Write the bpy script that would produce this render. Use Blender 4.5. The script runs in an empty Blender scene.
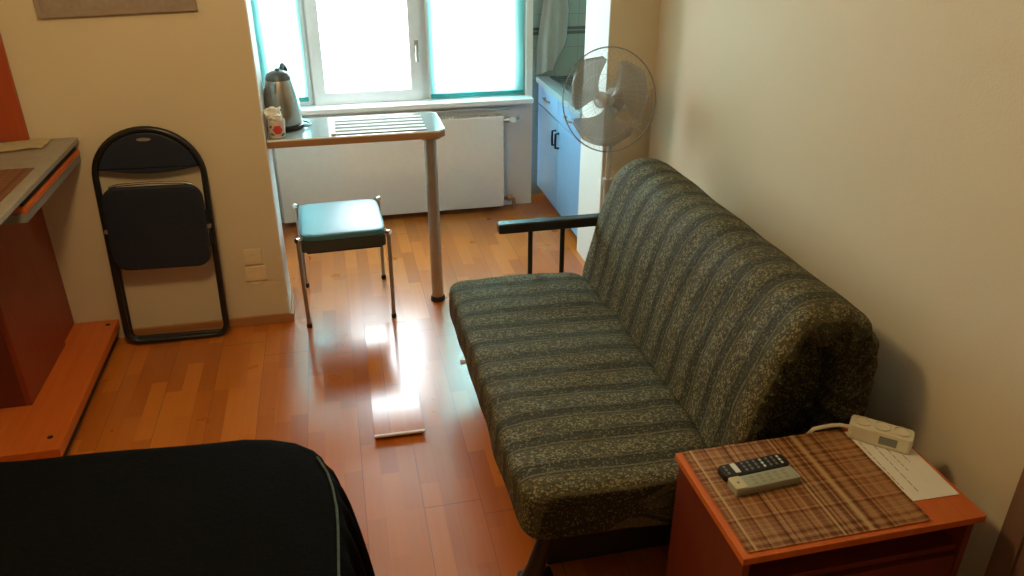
import bpy, bmesh, math, random
from mathutils import Vector, Matrix, noise
R = math.radians
rnd = random.Random(7)
SC = bpy.context.scene
COL = SC.collection

# ------------------------------------------------------------------ camera
cam = bpy.data.cameras.new('camera')
cam.sensor_width = 36.0
cam.lens = 790.0 / 1024.0 * 36.0
cam.clip_start = 0.05
cam_o = bpy.data.objects.new('camera', cam)
cam_o.location = (0, 0, 1.85)
cam_o.rotation_euler = (R(90 - 26.65), 0, R(-12.63))
COL.objects.link(cam_o)
SC.camera = cam_o

# ------------------------------------------------------------------ world, lights, exposure
SC.view_settings.view_transform = 'Standard'
SC.view_settings.look = 'None'
SC.view_settings.gamma = 1.0
SC.view_settings.use_curve_mapping = False
SC.view_settings.exposure = 0.0
w = bpy.data.worlds.new('overcast_sky')
SC.world = w
w.use_nodes = True
bg = w.node_tree.nodes['Background']
bg.inputs[0].default_value = (0.86, 0.96, 1.0, 1)
bg.inputs[1].default_value = 20.0
# daylight portal in the window opening (only guides sampling of the sky)
pl = bpy.data.lights.new('window_portal', 'AREA')
pl.shape = 'RECTANGLE'; pl.size = 1.62; pl.size_y = 1.30
pl.cycles.is_portal = True
plo = bpy.data.objects.new('window_portal', pl)
plo.location = (0.37, 4.93, 1.37)
plo.rotation_euler = (R(-90), 0, 0)
COL.objects.link(plo)
# the room's ceiling lamp, warm bulb
ll = bpy.data.lights.new('ceiling_bulb', 'POINT')
ll.energy = 46.0
ll.color = (1.0, 0.70, 0.33)
ll.shadow_soft_size = 0.14
llo = bpy.data.objects.new('ceiling_bulb', ll)
llo.location = (-0.45, 1.75, 2.36)
COL.objects.link(llo)

# ------------------------------------------------------------------ materials
def new_mat(name):
    m = bpy.data.materials.new(name)
    m.use_nodes = True
    nt = m.node_tree
    b = nt.nodes['Principled BSDF']
    return m, nt, b

class NT:
    """short hand for wiring nodes"""
    def __init__(s, nt): s.nt = nt
    def n(s, t, **kw):
        x = s.nt.nodes.new(t)
        for k, v in kw.items(): setattr(x, k, v)
        return x
    def l(s, a, b): s.nt.links.new(a, b)
    def math(s, op, a, b=None, c=None, clamp=False):
        x = s.n('ShaderNodeMath', operation=op); x.use_clamp = clamp
        for i, v in enumerate((a, b, c)):
            if v is None: continue
            if isinstance(v, (int, float)): x.inputs[i].default_value = v
            else: s.l(v, x.inputs[i])
        return x.outputs[0]
    def coord(s):
        t = s.n('ShaderNodeTexCoord'); sp = s.n('ShaderNodeSeparateXYZ')
        s.l(t.outputs['Object'], sp.inputs[0])
        return t.outputs['Object'], sp.outputs[0], sp.outputs[1], sp.outputs[2]
    def ramp(s, fac, stops, interp='LINEAR'):
        r = s.n('ShaderNodeValToRGB'); cr = r.color_ramp; cr.interpolation = interp
        while len(cr.elements) < len(stops): cr.elements.new(0.5)
        for e, (p, c) in zip(cr.elements, stops):
            e.position = p; e.color = (*c, 1) if len(c) == 3 else c
        s.l(fac, r.inputs[0])
        return r.outputs[0]
    def mix(s, fac, a, b, blend='MIX'):
        x = s.n('ShaderNodeMix', data_type='RGBA', blend_type=blend)
        for i, v in ((0, fac), (6, a), (7, b)):
            if isinstance(v, (int, float)): x.inputs[i].default_value = v
            elif isinstance(v, tuple): x.inputs[i].default_value = (*v, 1)
            else: s.l(v, x.inputs[i])
        return x.outputs[2]
    def noise(s, vec, scale, detail=3, rough=0.5, out=0):
        x = s.n('ShaderNodeTexNoise'); x.inputs['Scale'].default_value = scale
        x.inputs['Detail'].default_value = detail; x.inputs['Roughness'].default_value = rough
        if vec is not None: s.l(vec, x.inputs['Vector'])
        return x.outputs[out]
    def mapping(s, vec, scale=(1, 1, 1)):
        x = s.n('ShaderNodeMapping'); x.inputs['Scale'].default_value = scale
        s.l(vec, x.inputs['Vector']); return x.outputs[0]
    def white(s, a, b=None):
        x = s.n('ShaderNodeTexWhiteNoise', noise_dimensions='2D')
        c = s.n('ShaderNodeCombineXYZ'); s.l(a, c.inputs[0])
        if b is not None: s.l(b, c.inputs[1])
        s.l(c.outputs[0], x.inputs['Vector']); return x.outputs[0]
    def bump(s, h, bsdf, strength=0.2, dist=0.01):
        x = s.n('ShaderNodeBump'); x.inputs['Strength'].default_value = strength
        x.inputs['Distance'].default_value = dist
        s.l(h, x.inputs['Height']); s.l(x.outputs[0], bsdf.inputs['Normal'])

def flat(name, col, rough=0.5, metal=0.0, var=0.06, scale=25.0, bump=0.0, spec=0.5, coat=0.0):
    m, nt, b = new_mat(name); N = NT(nt)
    v, x, y, z = N.coord()
    f = N.noise(v, scale, 4)
    lo = tuple(max(0, c * (1 - var)) for c in col); hi = tuple(min(1, c * (1 + var)) for c in col)
    N.l(N.ramp(f, [(0.3, lo), (0.7, hi)]), b.inputs['Base Color'])
    b.inputs['Roughness'].default_value = rough
    b.inputs['Metallic'].default_value = metal
    b.inputs['Specular IOR Level'].default_value = spec
    b.inputs['Coat Weight'].default_value = coat
    if bump: N.bump(f, b, bump, 0.004)
    return m

def wood(name, a, c, rough=0.35, axis='y', grain=40.0, coat=0.0):
    m, nt, b = new_mat(name); N = NT(nt)
    v, x, y, z = N.coord()
    sc = {'y': (grain, 2.0, grain), 'x': (2.0, grain, grain), 'z': (grain, grain, 2.0)}[axis]
    f = N.noise(N.mapping(v, sc), 1.0, 5, 0.6)
    N.l(N.ramp(f, [(0.3, a), (0.7, c)]), b.inputs['Base Color'])
    b.inputs['Roughness'].default_value = rough
    b.inputs['Coat Weight'].default_value = coat
    return m

M = {}
def wall_mat(name, col):
    m, nt, b = new_mat(name); N = NT(nt)
    v, x, y, z = N.coord()
    f = N.noise(v, 130.0, 4, 0.65); g = N.noise(v, 2.0, 3)
    N.l(N.ramp(g, [(0.3, tuple(c * 0.97 for c in col)), (0.7, col)]), b.inputs['Base Color'])
    b.inputs['Roughness'].default_value = 0.75
    b.inputs['Specular IOR Level'].default_value = 0.25
    N.bump(f, b, 0.25, 0.003)
    return m
M['wall'] = wall_mat('cream_plaster', (0.66, 0.56, 0.40))
M['wallwhite'] = wall_mat('white_plaster', (0.80, 0.79, 0.76))
M['ceiling'] = wall_mat('ceiling_paint', (0.58, 0.54, 0.46))

# laminate floor: three-strip boards running along Y
def laminate(name, rl, rh, rc, bs):
    m, nt, b = new_mat(name); N = NT(nt)
    v, x, y, z = N.coord()
    sx = N.math('DIVIDE', N.math('ADD', x, 10.018 - 0.0), 0.064)
    si = N.math('FLOOR', sx)
    r1 = N.white(si)
    sy = N.math('ADD', N.math('DIVIDE', y, 0.40), N.math('MULTIPLY', r1, 7.3))
    yi = N.math('FLOOR', sy)
    r2 = N.white(si, yi)
    gr = N.noise(N.mapping(v, (55, 2.2, 55)), 1.0, 5, 0.62)
    tone = N.math('ADD', N.math('MULTIPLY', r2, 0.62), N.math('MULTIPLY', gr, 0.42))
    colr = N.ramp(tone, [(0.05, (0.38, 0.092, 0.009)), (0.40, (0.48, 0.128, 0.013)), (0.68, (0.57, 0.165, 0.019)), (0.98, (0.66, 0.212, 0.030))])
    bx = N.math('FRACT', N.math('DIVIDE', N.math('ADD', x, 10.018), 0.192))
    seam = N.math('LESS_THAN', N.math('ABSOLUTE', N.math('SUBTRACT', bx, 0.5)), 0.494)
    bi = N.math('FLOOR', N.math('DIVIDE', N.math('ADD', x, 10.018), 0.192))
    by = N.math('FRACT', N.math('ADD', N.math('DIVIDE', y, 1.2), N.math('MULTIPLY', N.white(bi), 5.7)))
    seam2 = N.math('LESS_THAN', N.math('ABSOLUTE', N.math('SUBTRACT', by, 0.5)), 0.4985)
    sm = N.math('MULTIPLY', seam, seam2)
    N.l(N.mix(sm, (0.22, 0.075, 0.022), colr), b.inputs['Base Color'])
    rg = N.noise(v, 6.0, 3)
    N.l(N.ramp(rg, [(0.3, (rl, rl, rl)), (0.75, (rh, rh, rh))]), b.inputs['Roughness'])
    b.inputs['Coat Weight'].default_value = 0.6
    b.inputs['Coat Roughness'].default_value = rc
    bh = N.math('ADD', N.math('MULTIPLY', sm, 1.0), N.math('MULTIPLY', N.noise(N.mapping(v, (8, 0.7, 8)), 1.0, 2), 0.6))
    N.bump(bh, b, bs, 0.0025)
    return m
M['floor'] = laminate('laminate_floor', 0.27, 0.36, 0.20, 0.12)
M['plank'] = laminate('glossy_laminate_plank', 0.16, 0.22, 0.13, 0.05)

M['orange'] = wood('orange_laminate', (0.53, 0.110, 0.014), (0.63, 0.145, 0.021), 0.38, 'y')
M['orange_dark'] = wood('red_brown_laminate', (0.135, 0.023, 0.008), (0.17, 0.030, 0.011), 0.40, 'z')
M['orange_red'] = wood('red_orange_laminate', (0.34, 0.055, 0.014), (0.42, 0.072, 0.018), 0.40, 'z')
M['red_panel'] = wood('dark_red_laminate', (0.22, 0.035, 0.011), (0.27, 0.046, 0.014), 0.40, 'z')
M['brown_edge'] = wood('brown_edge', (0.30, 0.16, 0.08), (0.40, 0.22, 0.11), 0.4, 'x')
M['skirting'] = wood('skirting_wood', (0.34, 0.15, 0.055), (0.44, 0.20, 0.075), 0.4, 'x')
M['door'] = wood('brown_door', (0.17, 0.095, 0.065), (0.22, 0.125, 0.085), 0.45, 'z')
M['black_metal'] = flat('black_metal', (0.012, 0.012, 0.013), 0.32, 0.0, 0.2)
M['black_plastic'] = flat('black_plastic', (0.015, 0.015, 0.016), 0.4)
M['dark_hole'] = flat('dark_recess', (0.01, 0.009, 0.008), 0.8)
M['navy'] = flat('navy_vinyl', (0.012, 0.018, 0.034), 0.42, 0, 0.15, 60, 0.15)
M['chrome'] = flat('chrome', (0.72, 0.72, 0.72), 0.16, 1.0, 0.03)
M['edge_metal'] = flat('pale_edge_metal', (0.36, 0.44, 0.48), 0.4, 0.5, 0.03)
M['stool_leg'] = flat('dull_chrome_leg', (0.34, 0.33, 0.32), 0.32, 0.75, 0.03)
M['steel'] = flat('brushed_steel', (0.46, 0.45, 0.42), 0.30, 1.0, 0.08, 40)
M['grey_metal'] = flat('grey_tube', (0.42, 0.38, 0.35), 0.35, 0.6, 0.05)
M['grey_top'] = flat('grey_laminate', (0.30, 0.28, 0.23), 0.45, 0, 0.08)
M['grey_edge'] = flat('grey_edge', (0.22, 0.21, 0.19), 0.5)
M['pvc'] = flat('white_pvc', (0.78, 0.79, 0.80), 0.30, 0, 0.02)
M['enamel'] = flat('white_enamel', (0.80, 0.76, 0.71), 0.32, 0, 0.02)
M['white_paint'] = flat('white_paint', (0.82, 0.82, 0.82), 0.4, 0, 0.02)
M['cabinet_blue'] = flat('pale_blue_front', (0.20, 0.40, 0.66), 0.35, 0, 0.03)
M['worktop'] = flat('speckled_worktop', (0.28, 0.30, 0.31), 0.3, 0, 0.3, 220)
M['drainer'] = flat('dark_steel_drainer', (0.16, 0.19, 0.19), 0.3, 0.8, 0.1)
M['teal'] = flat('teal_leatherette', (0.055, 0.17, 0.22), 0.38, 0, 0.08, 160, 0.06)
M['teal_side'] = flat('dark_leatherette', (0.035, 0.045, 0.042), 0.36, 0, 0.1, 160, 0.05)
M['glass_top'] = flat('glossy_blue_grey_top', (0.34, 0.42, 0.45), 0.10, 0, 0.05)
M['ivory'] = flat('ivory_plastic', (0.74, 0.68, 0.52), 0.38, 0, 0.02)
M['socket'] = flat('cream_socket', (0.76, 0.62, 0.42), 0.35, 0, 0.02)
M['paper'] = flat('paper_white', (0.84, 0.82, 0.76), 0.7, 0, 0.02)
M['ink'] = flat('grey_ink', (0.25, 0.24, 0.22), 0.7)
M['cloth_cream'] = flat('cream_cloth', (0.84, 0.74, 0.48), 0.85, 0, 0.06)
M['towel'] = flat('white_towel', (0.72, 0.75, 0.72), 0.9, 0, 0.05, 120, 0.4)
M['bedspread'] = flat('black_bedspread', (0.0035, 0.0037, 0.0035), 0.95, 0, 0.35, 90, 0.5, 0.06)
M['binding'] = flat('grey_green_binding', (0.055, 0.075, 0.065), 0.8, 0, 0.3, 90)
M['grey_remote'] = flat('grey_green_plastic', (0.34, 0.34, 0.24), 0.42, 0, 0.05)
M['beige_button'] = flat('beige_button', (0.55, 0.47, 0.27), 0.45)
M['white_button'] = flat('white_button', (0.72, 0.72, 0.66), 0.45)
M['grey_button'] = flat('grey_button', (0.22, 0.22, 0.21), 0.5)
M['picture'] = flat('brown_grey_canvas', (0.30, 0.235, 0.19), 0.7, 0, 0.12, 50)
M['picture_frame'] = flat('brown_grey_frame', (0.29, 0.225, 0.18), 0.55)
M['fan_plastic'] = flat('fan_grey', (0.42, 0.40, 0.38), 0.35)
M['red'] = flat('red_petals', (0.60, 0.05, 0.06), 0.6)
M['leaf'] = flat('green_print', (0.10, 0.18, 0.09), 0.6)
M['tissue'] = flat('white_tissue', (0.85, 0.80, 0.72), 0.85)
M['cup'] = flat('cream_cup', (0.72, 0.60, 0.52), 0.35)
M['plank_glint'] = flat('pale_end_glint', (0.90, 0.76, 0.68), 0.4)  # extra pale: reflection on the plank's raised end put into the colour
M['rubber'] = flat('black_rubber', (0.012, 0.012, 0.012), 0.7)
M['duvet'] = flat('mattress_ticking', (0.25, 0.24, 0.22), 0.9)
M['wire'] = flat('fan_wire', (0.40, 0.38, 0.35), 0.4, 0.3)

# kitchen tiles
m, nt, b = new_mat('kitchen_tiles'); N = NT(nt)
v, x, y, z = N.coord()
fx = N.math('FRACT', N.math('DIVIDE', N.math('ADD', N.math('ADD', x, y), 10), 0.15))
fz = N.math('FRACT', N.math('DIVIDE', N.math('ADD', z, 10.03), 0.2))
g1 = N.math('LESS_THAN', N.math('ABSOLUTE', N.math('SUBTRACT', fx, 0.5)), 0.488)
g2 = N.math('LESS_THAN', N.math('ABSOLUTE', N.math('SUBTRACT', fz, 0.5)), 0.491)
N.l(N.mix(N.math('MULTIPLY', g1, g2), (0.24, 0.27, 0.25), (0.33, 0.40, 0.36)), b.inputs['Base Color'])
b.inputs['Roughness'].default_value = 0.25
M['tiles'] = m

# striped sofa fabric (stripes across the sofa, woven sprigs in the pale bands)
m, nt, b = new_mat('striped_sofa_fabric'); N = NT(nt)
v, x, y, z = N.coord()
wob = N.math('MULTIPLY', N.noise(v, 3.0, 2), 0.02)
t = N.math('FRACT', N.math('DIVIDE', N.math('ADD', N.math('ADD', y, wob), 10.0), 0.118))
base = N.ramp(t, [(0.0, (0.020, 0.021, 0.011)), (0.07, (0.092, 0.080, 0.042)), (0.12, (0.054, 0.052, 0.028)), (0.20, (0.080, 0.073, 0.039)),
                  (0.60, (0.092, 0.082, 0.044)), (0.66, (0.032, 0.033, 0.018)), (0.70, (0.125, 0.110, 0.060)), (0.76, (0.030, 0.031, 0.018)), (1.0, (0.034, 0.034, 0.019))], 'CONSTANT')
vo = N.n('ShaderNodeTexVoronoi'); vo.inputs['Scale'].default_value = 150.0
N.l(N.mapping(v, (0.8, 1.2, 0.8)), vo.inputs['Vector'])
spk = N.math('MULTIPLY', N.math('LESS_THAN', vo.outputs['Distance'], 0.46), N.math('GREATER_THAN', N.noise(v, 70.0, 3), 0.46))
dk = N.math('GREATER_THAN', N.noise(N.mapping(v, (60, 90, 60)), 1.0, 3, 0.6), 0.56)
band = N.math('MULTIPLY', N.math('GREATER_THAN', t, 0.13), N.math('LESS_THAN', t, 0.61))
few = N.math('MULTIPLY', N.math('SUBTRACT', 1.0, band), N.math('GREATER_THAN', N.noise(v, 130.0, 2), 0.60))
sel = N.math('MAXIMUM', N.math('MULTIPLY', spk, band), N.math('MULTIPLY', few, 0.55))
base = N.mix(N.math('MULTIPLY', N.math('MULTIPLY', dk, band), 0.75), base, (0.026, 0.026, 0.016))
c1 = N.mix(sel, base, (0.27, 0.235, 0.125))
fine = N.noise(v, 420.0, 2)
N.l(N.mix(0.25, c1, N.ramp(fine, [(0.35, (0.016, 0.016, 0.010)), (0.65, (0.16, 0.145, 0.080))])), b.inputs['Base Color'])
b.inputs['Roughness'].default_value = 0.72
b.inputs['Specular IOR Level'].default_value = 0.12
wr = N.noise(N.mapping(v, (4.5, 9.0, 4.5)), 1.0, 4, 0.6)
N.bump(N.math('ADD', N.math('MULTIPLY', wr, 1.0), N.math('MULTIPLY', fine, 0.05)), b, 0.55, 0.03)
M['fabric'] = m

def mat_plaid(name, dark, mid, light):
    m, nt, b = new_mat(name); N = NT(nt)
    v, x, y, z = N.coord()
    reed = N.math('FRACT', N.math('DIVIDE', N.math('ADD', x, 5), 0.0062))
    ri = N.math('FLOOR', N.math('DIVIDE', N.math('ADD', x, 5), 0.0062))
    rr = N.white(ri)
    bandx = N.noise(N.mapping(v, (46, 0.0, 0.0)), 1.0, 2)
    bandy = N.noise(N.mapping(v, (0.0, 85, 0.0)), 1.0, 2)
    th = N.math('FRACT', N.math('DIVIDE', N.math('ADD', y, 5), 0.006))
    s = N.math('ADD', N.math('MULTIPLY', bandx, 0.55), N.math('MULTIPLY', bandy, 1.15))
    s = N.math('ADD', s, N.math('MULTIPLY', N.math('SUBTRACT', rr, 0.5), 0.42))
    s = N.math('ADD', s, N.math('MULTIPLY', N.math('SUBTRACT', th, 0.5), 0.10))
    c = N.ramp(N.math('SUBTRACT', s, 0.30), [(0.25, dark), (0.5, mid), (0.75, light)])
    hi = N.math('GREATER_THAN', rr, 0.93)
    c = N.mix(N.math('MULTIPLY', hi, 0.55), c, tuple(min(1, q * 1.7) for q in light))
    N.l(c, b.inputs['Base Color'])
    b.inputs['Roughness'].default_value = 0.6
    N.bump(N.math('PINGPONG', reed, 0.5), b, 0.5, 0.002)
    return m
M['plaid'] = mat_plaid('woven_reed_brown', (0.20, 0.070, 0.022), (0.52, 0.215, 0.075), (0.78, 0.47, 0.22))
M['plaid_dark'] = mat_plaid('woven_reed_red_brown', (0.06, 0.02, 0.01), (0.13, 0.05, 0.022), (0.20, 0.09, 0.045))

# roller blind fabric: light passes through
m, nt, b = new_mat('turquoise_blind_fabric'); N = NT(nt)
nt.nodes.remove(b)
out = nt.nodes['Material Output']
tr = N.n('ShaderNodeBsdfTranslucent'); df = N.n('ShaderNodeBsdfDiffuse'); mx = N.n('ShaderNodeMixShader')
v, x, y, z = N.coord()
f = N.noise(v, 300, 2)
N.l(N.ramp(f, [(0.3, (0.36, 0.76, 0.74)), (0.7, (0.42, 0.82, 0.80))]), tr.inputs[0])
df.inputs[0].default_value = (0.10, 0.50, 0.50, 1)
mx.inputs[0].default_value = 0.18
N.l(tr.outputs[0], mx.inputs[1]); N.l(df.outputs[0], mx.inputs[2]); N.l(mx.outputs[0], out.inputs[0])
M['blind'] = m
M['blind_bar'] = flat('teal_blind_bar', (0.03, 0.30, 0.30), 0.5)

def thin_clear(name, tint, opacity, rough=0.05, colour=(0.5, 0.5, 0.5)):
    m, nt, b = new_mat(name); N = NT(nt)
    out = nt.nodes['Material Output']
    t = N.n('ShaderNodeBsdfTransparent'); t.inputs[0].default_value = (*tint, 1)
    mx = N.n('ShaderNodeMixShader'); mx.inputs[0].default_value = opacity
    b.inputs['Base Color'].default_value = (*colour, 1); b.inputs['Roughness'].default_value = rough
    N.l(t.outputs[0], mx.inputs[1]); N.l(b.outputs[0], mx.inputs[2]); N.l(mx.outputs[0], out.inputs[0])
    return m
M['pane'] = thin_clear('window_glass', (0.96, 0.98, 0.98), 0.06, 0.02, (0.7, 0.75, 0.75))
M['blade'] = thin_clear('smoky_fan_blade', (0.72, 0.72, 0.70), 0.76, 0.3, (0.40, 0.37, 0.33))

# ------------------------------------------------------------------ mesh helpers
def bm_new(): return bmesh.new()

def merge(dst, src):
    me = bpy.data.meshes.new('tmp'); src.to_mesh(me); src.free()
    dst.from_mesh(me); bpy.data.meshes.remove(me)

def box(bm, lo, hi, bev=0.0, seg=2, mtx=None):
    b = bmesh.new()
    bmesh.ops.create_cube(b, size=1.0)
    c = [(lo[i] + hi[i]) / 2 for i in range(3)]; s = [abs(hi[i] - lo[i]) for i in range(3)]
    for v in b.verts: v.co = Vector((c[0] + v.co.x * s[0], c[1] + v.co.y * s[1], c[2] + v.co.z * s[2]))
    if bev > 0: bmesh.ops.bevel(b, geom=list(b.edges), offset=bev, segments=seg, profile=0.5, affect='EDGES')
    if mtx is not None: bmesh.ops.transform(b, matrix=mtx, verts=b.verts)
    merge(bm, b)

def frame_of(d):
    d = d.normalized(); a = Vector((0, 0, 1)) if abs(d.z) < 0.9 else Vector((1, 0, 0))
    u = d.cross(a).normalized(); return u, d.cross(u).normalized()

def tube(bm, pts, r, seg=10, closed=False, caps=True):
    pts = [Vector(p) for p in pts]; n = len(pts); rings = []
    rr = r if isinstance(r, (list, tuple)) else [r] * n
    u = None
    for i, p in enumerate(pts):
        if closed: d = pts[(i + 1) % n] - pts[i - 1]
        else: d = pts[min(i + 1, n - 1)] - pts[max(i - 1, 0)]
        d.normalize()
        if u is None: u, v = frame_of(d)
        else:
            u = (u - d * u.dot(d)).normalized()
        v = d.cross(u)
        rings.append([bm.verts.new(p + rr[i] * (math.cos(2 * math.pi * k / seg) * u + math.sin(2 * math.pi * k / seg) * v)) for k in range(seg)])
    m = n if closed else n - 1
    for i in range(m):
        a, b = rings[i], rings[(i + 1) % n]
        for k in range(seg): bm.faces.new((a[k], a[(k + 1) % seg], b[(k + 1) % seg], b[k]))
    if caps and not closed:
        bm.faces.new(list(reversed(rings[0]))); bm.faces.new(rings[-1])

def lathe(bm, prof, seg=32, center=(0, 0, 0), mtx=None):
    """prof: list of (radius, height); revolve about Z"""
    c = Vector(center); rings = []
    T = mtx if mtx is not None else Matrix.Identity(4)
    for r, h in prof:
        if r < 1e-6: rings.append([bm.verts.new(T @ (c + Vector((0, 0, h))))])
        else: rings.append([bm.verts.new(T @ (c + Vector((r * math.cos(2 * math.pi * k / seg), r * math.sin(2 * math.pi * k / seg), h)))) for k in range(seg)])
    for a, b in zip(rings, rings[1:]):
        for k in range(seg):
            k2 = (k + 1) % seg
            if len(a) == 1 and len(b) > 1: bm.faces.new((a[0], b[k], b[k2]))
            elif len(b) == 1 and len(a) > 1: bm.faces.new((a[k], a[k2], b[0]))
            elif len(a) > 1: bm.faces.new((a[k], a[k2], b[k2], b[k]))
    if len(rings[0]) > 1: bm.faces.new(list(reversed(rings[0])))
    if len(rings[-1]) > 1: bm.faces.new(rings[-1])

def prism(bm, outline, z0, z1, bev=0.0, mtx=None):
    """outline in XY extruded along Z"""
    b = bmesh.new()
    lo = [b.verts.new((x, y, z0)) for x, y in outline]
    f = b.faces.new(lo)
    e = bmesh.ops.extrude_face_region(b, geom=[f])
    for g in e['geom']:
        if isinstance(g, bmesh.types.BMVert): g.co.z = z1
    bmesh.ops.recalc_face_normals(b, faces=b.faces)
    if bev > 0:
        ed = [x for x in b.edges if abs(x.verts[0].co.z - x.verts[1].co.z) < 1e-7]
        bmesh.ops.bevel(b, geom=ed, offset=bev, segments=2, profile=0.5, affect='EDGES')
    if mtx is not None: bmesh.ops.transform(b, matrix=mtx, verts=b.verts)
    merge(bm, b)

def rrect(x0, y0, x1, y1, r, n=6):
    out = []
    for cx, cy, a0 in ((x1 - r, y1 - r, 0), (x0 + r, y1 - r, 90), (x0 + r, y0 + r, 180), (x1 - r, y0 + r, 270)):
        for k in range(n + 1):
            a = R(a0 + 90 * k / n); out.append((cx + r * math.cos(a), cy + r * math.sin(a)))
    return out

def obj(name, bm, mat, parent=None, loc=None, smooth=True, ang=38):
    bmesh.ops.recalc_face_normals(bm, faces=bm.faces)
    if smooth:
        for f in bm.faces: f.smooth = True
        for e in bm.edges:
            if len(e.link_faces) == 2 and e.calc_face_angle(0) > R(ang): e.smooth = False
    me = bpy.data.meshes.new(name); bm.to_mesh(me); bm.free()
    me.materials.append(mat if not isinstance(mat, str) else M[mat])
    o = bpy.data.objects.new(name, me); COL.objects.link(o)
    if smooth:
        wn = o.modifiers.new('weighted_normals', 'WEIGHTED_NORMAL'); wn.keep_sharp = True; wn.weight = 80
    if parent is not None: o.parent = parent
    if loc is not None: o.location = loc
    return o

def thing(name, label, cat, loc=(0, 0, 0), rotz=0.0, group=None):
    o = bpy.data.objects.new(name, None); COL.objects.link(o)
    o.empty_display_size = 0.05
    o.location = loc; o.rotation_euler = (0, 0, rotz)
    return tag(o, label, cat, group)

def tag(o, label, cat, group=None):
    o['label'] = label; o['category'] = cat
    if group: o['group'] = group
    return o

def struct(name, bm, mat, parent=None, smooth=False):
    o = obj(name, bm, mat, parent, smooth=smooth); o['kind'] = 'structure'; return o

def boxes(name, mat, parent, *bs, bev=0.0, seg=2):
    bm = bm_new()
    for lo, hi in bs: box(bm, lo, hi, bev, seg)
    return obj(name, bm, mat, parent)

# ------------------------------------------------------------------ room shell
XW = 1.52      # right wall plane
YL = 3.49      # short wall on the left
YB = 4.80      # window wall
ZC = 2.55
def sbox(name, mat, *bs):
    bm = bm_new()
    for lo, hi in bs: box(bm, lo, hi)
    return struct(name, bm, mat)
sbox('floor', 'floor', ((-2.1, -1.3, -0.06), (2.1, 5.1, 0.0)))
sbox('ceiling', 'ceiling', ((-2.1, -1.3, ZC), (2.1, 5.1, ZC + 0.06)))
sbox('wall_right', 'wall', ((XW, -1.3, 0), (XW + 0.1, 3.63, ZC)))
# pier between the room and the kitchen niche: cream front, daylight on the window side put in as white colour
sbox('wall_pier', 'wall', ((1.281, 3.63, 0), (XW + 0.1, 3.99, ZC)))
sbox('trim_pier_daylit', 'wallwhite', ((1.276, 3.632, 0), (1.281, 3.99, ZC)))
sbox('wall_left', 'wall', ((-2.0, YL, 0), (-0.314, YL + 0.22, ZC)))
sbox('trim_left_daylit', 'wallwhite', ((-0.314, YL + 0.001, 0), (-0.309, YL + 0.22, ZC)))  # window light on the wall's end face put in as white colour
sbox('wall_alcove', 'wallwhite', ((-0.56, YL + 0.22, 0), (-0.47, 4.95, ZC)))
sbox('wall_side', 'wall', ((-2.1, -1.3, 0), (-2.0, YL + 0.1, ZC)))
sbox('wall_rear', 'wall', ((-2.1, -1.3, 0), (2.1, -1.2, ZC)))
WX0, WX1, WZ0, WZ1 = -0.43, 1.165, 0.715, 2.02
sbox('wall_window', 'wallwhite', ((-0.56, YB, 0), (1.205, 4.95, WZ0)), ((-0.56, YB, WZ1), (1.205, 4.95, ZC)),
     ((-0.56, YB, WZ0), (WX0, 4.95, WZ1)), ((WX1, YB, WZ0), (1.205, 4.95, WZ1)))
sbox('wall_kitchen', 'tiles', ((1.205, 4.96, 0), (2.05, 5.05, ZC)), ((1.96, 3.99, 0), (2.05, 4.96, ZC)))
sbox('wall_niche', 'wallwhite', ((1.62, 3.90, 0), (2.05, 3.99, ZC)))
bm = bm_new(); box(bm, (-1.05, YL - 0.016, 0.0), (-0.309, YL, 0.045), 0.003); struct('baseboard_left', bm, 'skirting')
bm = bm_new(); box(bm, (-0.309, YL - 0.016, 0.0), (-0.294, YL + 0.215, 0.045), 0.003); struct('baseboard_alcove', bm, 'skirting')
# decorated tile band on the kitchen wall
bm = bm_new(); box(bm, (1.22, 4.952, 1.05), (1.95, 4.96, 1.095)); struct('trim_tile', bm, flat('dark_tile_band', (0.085, 0.095, 0.085), 0.3))
bm = bm_new(); box(bm, (1.22, 4.950, 1.068), (1.95, 4.955, 1.078)); struct('trim_tile_line', bm, flat('grey_tile_line', (0.22, 0.24, 0.22), 0.3))

# door on the right wall close to the camera
d1 = thing('door_1', 'brown wooden door leaf and casing in the right wall', 'door', (XW, 0.75, 0)); d1['kind'] = 'structure'
bm = bm_new(); box(bm, (-0.022, -0.36, 0.0), (0.0, 0.36, 2.02), 0.004)
box(bm, (-0.026, -0.26, 0.25), (-0.018, 0.26, 0.95), 0.003); box(bm, (-0.026, -0.26, 1.08), (-0.018, 0.26, 1.85), 0.003)
obj('door_leaf', bm, 'door', d1)
boxes('door_casing', 'door', d1, ((-0.03, 0.36, 0), (0.0, 0.42, 2.09)), ((-0.03, -0.42, 0), (0.0, -0.36, 2.09)), ((-0.03, -0.36, 2.02), (0.0, 0.36, 2.09)), bev=0.004)

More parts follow.
